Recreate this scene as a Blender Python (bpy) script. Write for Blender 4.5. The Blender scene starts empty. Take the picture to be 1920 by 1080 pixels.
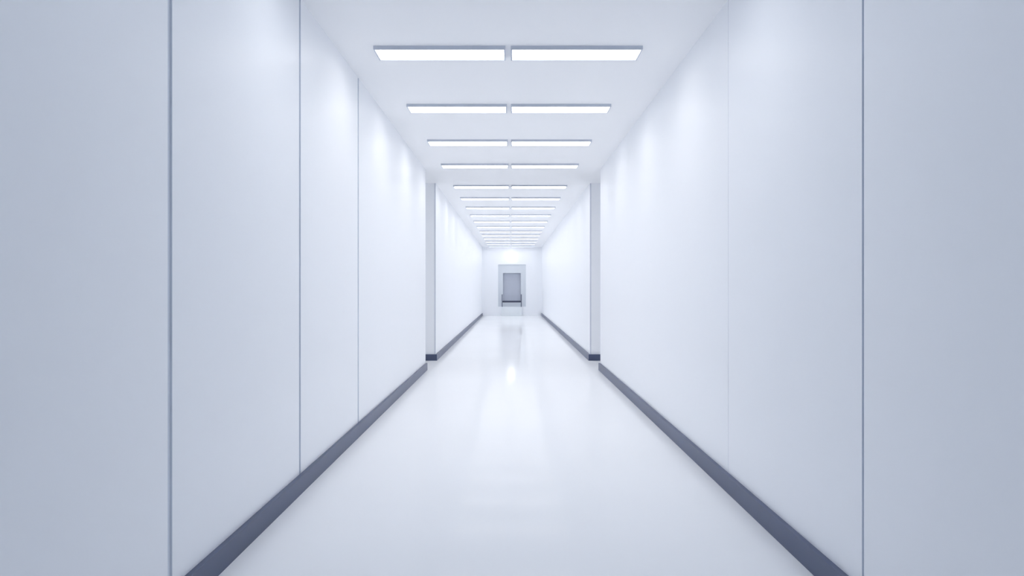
import bpy, bmesh, math

S = bpy.context.scene
COL = S.collection

# ------------------------------------------------------------------ sizes (metres)
HALF = 1.40            # half width of the corridor
EYE = 1.33
CEIL = 3.213
FOC = 1280.0           # focal length in pixels of a 1920 frame
BACK = -7.0            # wall behind the camera
D1, D2 = 10.93, 12.38  # the cross passage lies between
END = 31.9
SIDE = 2.2             # how far the cross passage runs to each side
TH = 0.16              # wall thickness
BH, BT = 0.113, 0.028  # baseboard height, thickness

# ------------------------------------------------------------------ materials
def material(name, col, rough=0.5, spec=0.5, noise=0.0, nscale=3.0, bump=0.0, bscale=60.0,
             metal=0.0, stretch=None, rough_var=0.0):
    m = bpy.data.materials.new(name)
    m.use_nodes = True
    nt = m.node_tree
    b = nt.nodes['Principled BSDF']
    b.inputs['Roughness'].default_value = rough
    b.inputs['Specular IOR Level'].default_value = spec
    b.inputs['Metallic'].default_value = metal
    tc = nt.nodes.new('ShaderNodeTexCoord')
    mp = nt.nodes.new('ShaderNodeMapping')
    if stretch:
        mp.inputs['Scale'].default_value = stretch
    nt.links.new(tc.outputs['Object'], mp.inputs['Vector'])
    n = nt.nodes.new('ShaderNodeTexNoise')
    n.inputs['Scale'].default_value = nscale
    n.inputs['Detail'].default_value = 3
    nt.links.new(mp.outputs['Vector'], n.inputs['Vector'])
    r = nt.nodes.new('ShaderNodeValToRGB')
    r.color_ramp.elements[0].position = 0.3
    r.color_ramp.elements[1].position = 0.7
    r.color_ramp.elements[0].color = tuple(c * (1 - noise) for c in col) + (1,)
    r.color_ramp.elements[1].color = tuple(min(1, c * (1 + noise)) for c in col) + (1,)
    nt.links.new(n.outputs['Fac'], r.inputs['Fac'])
    nt.links.new(r.outputs['Color'], b.inputs['Base Color'])
    if rough_var:
        mr = nt.nodes.new('ShaderNodeMapRange')
        mr.inputs['To Min'].default_value = rough - rough_var
        mr.inputs['To Max'].default_value = rough + rough_var
        nt.links.new(n.outputs['Fac'], mr.inputs['Value'])
        nt.links.new(mr.outputs['Result'], b.inputs['Roughness'])
    if bump:
        n2 = nt.nodes.new('ShaderNodeTexNoise')
        n2.inputs['Scale'].default_value = bscale
        nt.links.new(tc.outputs['Object'], n2.inputs['Vector'])
        bp = nt.nodes.new('ShaderNodeBump')
        bp.inputs['Strength'].default_value = bump
        bp.inputs['Distance'].default_value = 0.002
        nt.links.new(n2.outputs['Fac'], bp.inputs['Height'])
        nt.links.new(bp.outputs['Normal'], b.inputs['Normal'])
    return m

def lamp_material(name, col, strength):
    m = bpy.data.materials.new(name)
    m.use_nodes = True
    b = m.node_tree.nodes['Principled BSDF']
    b.inputs['Base Color'].default_value = (0.8, 0.8, 0.8, 1)
    b.inputs['Roughness'].default_value = 0.4
    b.inputs['Emission Color'].default_value = tuple(col) + (1,)
    b.inputs['Emission Strength'].default_value = strength
    return m

M_WALL = material('white_wall_panel', (0.919, 0.936, 0.967), 0.42, 0.35, 0.006, 0.8, stretch=(1, 1, 0.12))
M_GROOVE = material('panel_joint', (0.70, 0.74, 0.81), 0.6, 0.3, 0.03)
M_CEIL = material('white_ceiling_paint', (0.950, 0.956, 0.970), 0.6, 0.3, 0.005, 0.8)
M_FLOOR = material('glossy_white_floor', (0.922, 0.932, 0.950), 0.085, 0.015, 0.006, 0.7, rough_var=0.01)
M_BASE = material('dark_slate_baseboard', (0.052, 0.073, 0.150), 0.36, 0.75, 0.10, 1.5)
M_TRIM = material('grey_corner_bead', (0.66, 0.69, 0.76), 0.45, 0.4, 0.02)
M_RIM = material('grey_lamp_housing', (0.58, 0.62, 0.70), 0.45, 0.4, 0.02)
M_DIFF = lamp_material('lit_diffuser', (1.0, 0.98, 0.95), 3.6)
M_DIFF_FAR = lamp_material('lit_diffuser_dimmer', (1.0, 0.98, 0.95), 3.4)
M_FILL_BACK = lamp_material('fill_diffuser_cool', (0.78, 0.88, 1.0), 0.85)  # cool fill for the added rows out of view
M_DIFF_LAST = lamp_material('lit_diffuser_end', (1.0, 0.985, 0.965), 2.2)
M_FILL_ARM = lamp_material('fill_diffuser_arm', (1.0, 0.985, 0.965), 1.9)  # fill lights added out of sight in the cross passage
M_FILL_OVER = lamp_material('fill_diffuser_overhead', (0.95, 0.97, 1.0), 3.0)  # fill for the added row just out of view overhead
M_DOME = lamp_material('lit_opal_dome', (0.98, 0.99, 1.0), 1.7)
M_FRAME = material('pale_grey_door_frame', (0.68, 0.72, 0.77), 0.5, 0.4, 0.01)
M_LEAF = material('blue_grey_door_leaf', (0.50, 0.53, 0.61), 0.5, 0.4, 0.02)
M_STEP = material('pale_step', (0.80, 0.84, 0.87), 0.5, 0.4, 0.01)
M_RAIL = material('dark_blue_grey_metal', (0.045, 0.055, 0.095), 0.4, 0.5, 0.05)
M_RAILP = material('grey_post_metal', (0.13, 0.145, 0.21), 0.4, 0.5, 0.05)

# ------------------------------------------------------------------ helpers
def link(name, bm, mats, parent=None):
    bmesh.ops.recalc_face_normals(bm, faces=bm.faces)
    me = bpy.data.meshes.new(name)
    bm.to_mesh(me)
    bm.free()
    for m in (mats if isinstance(mats, (list, tuple)) else [mats]):
        me.materials.append(m)
    o = bpy.data.objects.new(name, me)
    COL.objects.link(o)
    if parent:
        o.parent = parent
    return o

def tag(o, label=None, cat=None, group=None, kind=None):
    if label: o['label'] = label
    if cat: o['category'] = cat
    if group: o['group'] = group
    if kind: o['kind'] = kind
    return o

def box(bm, x0, x1, y0, y1, z0, z1, mi=0):
    v = [bm.verts.new(p) for p in ((x0, y0, z0), (x1, y0, z0), (x1, y1, z0), (x0, y1, z0),
                                   (x0, y0, z1), (x1, y0, z1), (x1, y1, z1), (x0, y1, z1))]
    for q in ((3, 2, 1, 0), (4, 5, 6, 7), (0, 1, 5, 4), (1, 2, 6, 5), (2, 3, 7, 6), (3, 0, 4, 7)):
        bm.faces.new([v[i] for i in q]).material_index = mi

def bevel(bm, off, seg=2):
    bmesh.ops.bevel(bm, geom=list(bm.edges), offset=off, segments=seg, affect='EDGES', profile=0.5)

def prism(poly, z0, z1, groove=None):
    """poly: (x, y) outline; groove: (points, points) sides painted as joint."""
    bm = bmesh.new()
    lo = [bm.verts.new((x, y, z0)) for x, y in poly]
    hi = [bm.verts.new((x, y, z1)) for x, y in poly]
    n = len(poly)
    bm.faces.new(lo)
    bm.faces.new(hi)
    for i in range(n):
        j = (i + 1) % n
        f = bm.faces.new((lo[i], lo[j], hi[j], hi[i]))
        if groove and i in groove:
            f.material_index = 1
    bmesh.ops.triangulate(bm, faces=[f for f in bm.faces if len(f.verts) > 4])
    return bm

def empty(name, loc):
    o = bpy.data.objects.new(name, None)
    o.empty_display_size = 0.2
    o.location = loc
    COL.objects.link(o)
    return o

# ------------------------------------------------------------------ shell
XO = HALF + SIDE
bm = bmesh.new()
box(bm, -XO - TH, XO + TH, BACK - TH, END + 0.6, -0.15, 0.0)
tag(link('floor', bm, M_FLOOR), 'glossy white floor running the length of the corridor', 'floor', kind='structure')
bm = bmesh.new()
box(bm, -XO - TH, XO + TH, BACK - TH, END + 0.6, CEIL, CEIL + 0.15)
tag(link('ceiling', bm, M_CEIL), 'smooth white ceiling carrying the paired strip lights', 'ceiling', kind='structure')

GD = 0.008
def near_wall(s, seams):
    """L-shaped wall from behind the camera to the cross passage, with upright panel joints."""
    pts, gr = [(s * HALF, BACK)], []
    for y, w in seams:
        for p in ((HALF, y - w / 2), (HALF + GD, y - w / 2), (HALF + GD, y + w / 2), (HALF, y + w / 2)):
            pts.append((s * p[0], p[1]))
        k = len(pts) - 4
        gr += [k, k + 1, k + 2]
    pts += [(s * HALF, D1), (s * XO, D1), (s * XO, D1 - TH), (s * (HALF + TH), D1 - TH), (s * (HALF + TH), BACK)]
    return prism(pts, 0, CEIL, gr)

P0, PITCH = 2.755, 1.69
tag(link('wall_left', near_wall(-1, [(P0 - PITCH, .034), (P0, .036), (P0 + PITCH, .034), (P0 + 2 * PITCH, .036)]), [M_WALL, M_GROOVE]),
    'white wall with dark upright panel joints, before the cross passage, on the left', 'wall', kind='structure')
tag(link('wall_right', near_wall(1, [(P0 - PITCH, .014), (P0 + .006, .016), (P0 + PITCH + .03, .004)]), [M_WALL, M_GROOVE]),
    'white wall with fine upright panel joints, before the cross passage, on the right', 'wall', kind='structure')

def far_wall(s):
    return prism([(s * HALF, END), (s * HALF, D2), (s * XO, D2), (s * XO, D2 + TH), (s * (HALF + TH), D2 + TH), (s * (HALF + TH), END)], 0, CEIL)
for s, side in ((-1, 'left'), (1, 'right')):
    tag(link('wall_' + side, far_wall(s), M_WALL),
        'plain white wall running from the cross passage to the end wall, on the ' + side, 'wall', kind='structure')
    bm = bmesh.new()
    xs = sorted((s * XO, s * (XO + TH)))
    box(bm, xs[0], xs[1], D1 - TH, D2 + TH, 0, CEIL)
    tag(link('wall_' + side, bm, M_WALL), 'white wall closing the cross passage on the ' + side, 'wall', kind='structure')
bm = bmesh.new()
box(bm, -HALF - TH, HALF + TH, BACK - TH, BACK, 0, CEIL)
tag(link('wall_back', bm, M_WALL), 'white wall behind the viewer', 'wall', kind='structure')

# end wall with the opening of the doorway
DX0, DX1, DZ0, DZ1 = -0.651, 0.644, 0.418, 2.387
bm = bmesh.new()
o2 = [(-HALF - TH, 0), (HALF + TH, 0), (HALF + TH, CEIL), (-HALF - TH, CEIL)]
i2 = [(DX0, DZ0), (DX1, DZ0), (DX1, DZ1), (DX0, DZ1)]
vo = [[bm.verts.new((x, y, z)) for x, z in o2] for y in (END, END + 0.4)]
vi = [[bm.verts.new((x, y, z)) for x, z in i2] for y in (END, END + 0.4)]
for k in range(4):
    j = (k + 1) % 4
    for a in (0, 1):
        bm.faces.new((vo[a][k], vo[a][j], vi[a][j], vi[a][k]))
    bm.faces.new((vo[0][k], vo[0][j], vo[1][j], vo[1][k]))
    bm.faces.new((vi[0][k], vi[0][j], vi[1][j], vi[1][k]))
tag(link('wall_end', bm, M_WALL), 'white end wall around the raised grey doorway', 'wall', kind='structure')

# doorway: frame, leaf, dark foot rail
LX0, LX1, LZ0, LZ1 = -0.428, 0.408, 0.667, 1.988
door = empty('door_1', (0, END, DZ0))
tag(door, 'small blue-grey door set high in the white end wall', 'door', kind='structure')
bm = bmesh.new()
vo = [[bm.verts.new((x, y, z - DZ0)) for x, z in i2] for y in (0.035, 0.36)]
vi = [[bm.verts.new((x, y, z - DZ0)) for x, z in ((LX0, LZ0), (LX1, LZ0), (LX1, LZ1), (LX0, LZ1))] for y in (0.035, 0.36)]
for k in range(4):
    j = (k + 1) % 4
    for a in (0, 1):
        bm.faces.new((vo[a][k], vo[a][j], vi[a][j], vi[a][k]))
    bm.faces.new((vo[0][k], vo[0][j], vo[1][j], vo[1][k]))
    bm.faces.new((vi[0][k], vi[0][j], vi[1][j], vi[1][k]))
tag(link('door_frame', bm, M_FRAME, door), 'pale grey wide door frame')
bm = bmesh.new()
box(bm, LX0 + .002, LX1 - .002, 0.20, 0.25, LZ0 - DZ0 + .002, LZ1 - DZ0 - .002)
bevel(bm, 0.004)
tag(link('door_leaf', bm, M_LEAF, door), 'plain blue-grey door leaf')

# ------------------------------------------------------------------ baseboards
E = 0.0
def L_board(s, pts, name, label):
    tag(link(name, prism([(s * x, y) for x, y in pts], 0.0, BH), M_BASE), label, 'baseboard', kind='structure')
H2 = HALF - BT
for s, side in ((-1, 'left'), (1, 'right')):
    L_board(s, [(HALF, BACK), (H2, BACK), (H2, D1 + BT), (XO, D1 + BT), (XO, D1), (HALF, D1)],
            'baseboard_' + side, 'dark slate baseboard along the near wall on the ' + side)
    L_board(s, [(HALF, END), (H2, END), (H2, D2 - BT), (XO, D2 - BT), (XO, D2), (HALF, D2)],
            'baseboard_' + side, 'dark slate baseboard from the cross passage to the end wall, on the ' + side)
    L_board(s, [(XO - BT, D1 + BT), (XO - BT, D2 - BT), (XO, D2 - BT), (XO, D1 + BT)],
            'baseboard_' + side, 'dark slate baseboard closing the cross passage on the ' + side)
# grey corner beads where the far walls turn into the cross passage
for k, s in enumerate((-1, 1)):
    bm = bmesh.new()
    xs = sorted((s * (HALF - .001), s * (HALF + .021)))
    box(bm, xs[0], xs[1], D2 - 0.004, D2, BH, CEIL)
    tag(link('trim_%d' % (k + 1), bm, M_TRIM), 'thin grey bead on the %s wall corner beyond the cross passage' % ('left', 'right')[k],
        'corner bead', kind='structure')

# ------------------------------------------------------------------ ceiling lights
LW, LD, LH, RIM = 1.03, 0.265, 0.029, 0.011
REC = 0.021            # the diffuser sits this far above the rim
def lamp_meshes():
    bm = bmesh.new()
    # housing: a shallow tray hanging under the ceiling with a narrow rim round the diffuser
    a, d = LW / 2, LD / 2
    ring = lambda r, z: [bm.verts.new((x, y, z)) for x, y in ((-a + r, -d + r), (a - r, -d + r), (a - r, d - r), (-a + r, d - r))]
    loops = [ring(0, 0), ring(0, -LH + .002), ring(.002, -LH), ring(RIM, -LH), ring(RIM, -LH + REC + .005)]
    for p, q in zip(loops, loops[1:]):
        for k in range(4):
            bm.faces.new((p[k], p[(k + 1) % 4], q[(k + 1) % 4], q[k]))
    bm.faces.new(loops[0])
    bm.faces.new(loops[-1])
    bmh = bm
    bm = bmesh.new()
    box(bm, -a + RIM, a - RIM, -d + RIM, d - RIM, -LH + REC, -LH + REC + .0045)
    return bmh, bm

FILL_ROWS = [5.458 - PITCH * k for k in range(1, 7)]  # unseen rows added as fill to brighten the near walls
ROWS = [5.458 + PITCH * k for k in range(4)] + [12.72 + 1.695 * k for k in range(12)]
NEAR = ['first', 'second', 'third', 'fourth', 'fifth', 'sixth']
FAR = ['first', 'second', 'third', 'fourth', 'fifth', 'sixth', 'seventh', 'eighth', 'ninth', 'tenth', 'eleventh', 'twelfth']
h, d = lamp_meshes()
proto = empty('ceiling_light', (0, 0, CEIL))
ph = link('housing', h, M_RIM, proto)
pd = link('diffuser', d, M_DIFF, proto)
tag(ph, 'grey housing rim')
tag(pd, 'lit white diffuser')
last_mesh = pd.data.copy()
last_mesh.materials[0] = M_DIFF_LAST
far_mesh, back_mesh, over_mesh = pd.data.copy(), pd.data.copy(), pd.data.copy()
over_mesh.materials[0] = M_FILL_OVER
far_mesh.materials[0] = M_DIFF_FAR
back_mesh.materials[0] = M_FILL_BACK
arm_mesh = pd.data.copy()
arm_mesh.materials[0] = M_FILL_ARM
first = True
for r, y in list(enumerate(ROWS)) + [(-1 - k, y) for k, y in enumerate(FILL_ROWS)]:
    for side, x in (('left', -0.586), ('right', 0.488)):
        if first:
            o = proto
            first = False
        else:
            o = proto.copy()
            COL.objects.link(o)
            for ch in (ph, pd):
                c = ch.copy()
                c.parent = o
                COL.objects.link(c)
                if ch is pd and (r < 0 or r > 3):
                    c.data = last_mesh if r > 14 else far_mesh if r > 3 else over_mesh if r == -1 else back_mesh
        o.location = (x, y, CEIL)
        if r == 0:
            lab = 'largest white strip light, %s of the pair nearest the viewer, with slim grey rim' % side
        elif r < 0:
            lab = 'added fill strip light, %s of the unseen %s ceiling pair above or behind the viewer' % (side, NEAR[-1 - r])
        elif r < 4:
            lab = 'white strip light, %s of the pair in the %s ceiling row before the cross passage' % (side, NEAR[r])
        elif r == 15:
            lab = 'white strip light, %s of the last pair, right before the end wall' % side
        else:
            lab = 'white strip light, %s of the pair in the %s ceiling row beyond the cross passage' % (side, FAR[r - 4])
        tag(o, lab, 'ceiling light', 'paired strip lights along the ceiling')

# unseen fill light added in each arm to brighten the cross passage
for s, side in ((-1, 'left'), (1, 'right')):
    o = proto.copy()
    COL.objects.link(o)
    for ch in (ph, pd):
        c = ch.copy()
        c.parent = o
        COL.objects.link(c)
        if ch is pd:
            c.data = arm_mesh
    o.location = (s * 2.75, (D1 + D2) / 2, CEIL)
    tag(o, 'added fill strip light, out of sight in the %s arm of the cross passage' % side, 'ceiling light', 'added cross passage fill lights')

# ------------------------------------------------------------------ round lamp above the door
wl = empty('wall_lamp', (-0.045, END, 2.735))
tag(wl, 'round glowing white lamp on the end wall above the grey door', 'wall lamp')
def dome(r, depth, y0, n=32, m=8):
    bm = bmesh.new()
    rings = []
    for i in range(m):
        t = i / m * math.pi / 2
        rings.append([bm.verts.new((r * math.cos(t) * math.cos(2 * math.pi * k / n), y0 - depth * math.sin(t),
                                    r * math.cos(t) * math.sin(2 * math.pi * k / n))) for k in range(n)])
    tip = bm.verts.new((0, y0 - depth, 0))
    for p, q in zip(rings, rings[1:]):
        for k in range(n):
            bm.faces.new((p[k], p[(k + 1) % n], q[(k + 1) % n], q[k]))
    for k in range(n):
        bm.faces.new((rings[-1][k], rings[-1][(k + 1) % n], tip))
    bm.faces.new(rings[0])
    for f in bm.faces:
        f.smooth = len(f.verts) < 5
    return bm
bm = bmesh.new()
bmesh.ops.create_cone(bm, cap_ends=True, segments=40, radius1=0.07, radius2=0.07, depth=0.09)
for v in bm.verts:
    v.co = (v.co.x, -0.045 + v.co.z, v.co.y)
tag(link('lamp_base', bm, M_WALL, wl), 'white round base')
tag(link('lamp_globe', dome(0.17, 0.10, -0.09), M_DOME, wl), 'lit opal dome')

# ------------------------------------------------------------------ step under the door and the low rail standing on it
bm = bmesh.new()
box(bm, -0.49, 0.455, END - 0.30, END - .001, 0, DZ0 - .004)
bevel(bm, 0.008)
tag(link('door_step', bm, M_STEP), 'pale block step on the floor under the grey door', 'step')

rail = empty('barrier_rail', (-0.017, END - 0.16, DZ0 - .004))
tag(rail, 'low dark barrier rail with two posts in front of the grey door', 'barrier')
for s in (-1, 1):
    bm = bmesh.new()
    bmesh.ops.create_cone(bm, cap_ends=True, segments=20, radius1=0.021, radius2=0.021, depth=0.58)
    for v in bm.verts:
        v.co.x += s * 0.445
        v.co.z += 0.29
    bmesh.ops.create_cone(bm, cap_ends=True, segments=20, radius1=0.024, radius2=0.024, depth=0.012,
                          matrix=__import__('mathutils').Matrix.Translation((s * 0.445, 0, 0.006)))
    link('post', bm, M_RAILP, rail)
bm = bmesh.new()
box(bm, -0.424, 0.424, -0.02, 0.02, 0.205, 0.285)
bevel(bm, 0.008)
link('crossbar', bm, M_RAIL, rail)

# ------------------------------------------------------------------ world, camera, view
W = bpy.data.worlds.new('world')
S.world = W
W.use_nodes = True
W.node_tree.nodes['Background'].inputs['Color'].default_value = (0.6, 0.7, 0.9, 1)
W.node_tree.nodes['Background'].inputs['Strength'].default_value = 0.05

cam = bpy.data.cameras.new('camera')
co = bpy.data.objects.new('camera', cam)
COL.objects.link(co)
co.location = (-0.021, 0, EYE)
co.rotation_euler = (math.pi / 2, 0, 0)
cam.sensor_fit = 'HORIZONTAL'
cam.sensor_width = 36
cam.lens = FOC / 1920 * 36
cam.shift_x = 0.7 / 1920
cam.shift_y = -1.6 / 1920
cam.clip_start = 0.05
S.camera = co

S.view_settings.view_transform = 'Standard'
S.view_settings.look = 'None'
S.view_settings.gamma = 1
S.view_settings.use_curve_mapping = False
S.view_settings.exposure = 0.79
cy = S.cycles
cy.max_bounces = 12
cy.diffuse_bounces = 11
cy.glossy_bounces = 4
cy.caustics_reflective = False
cy.caustics_refractive = False
cy.use_adaptive_sampling = True
cy.adaptive_threshold = 0.02
cy.use_denoising = True
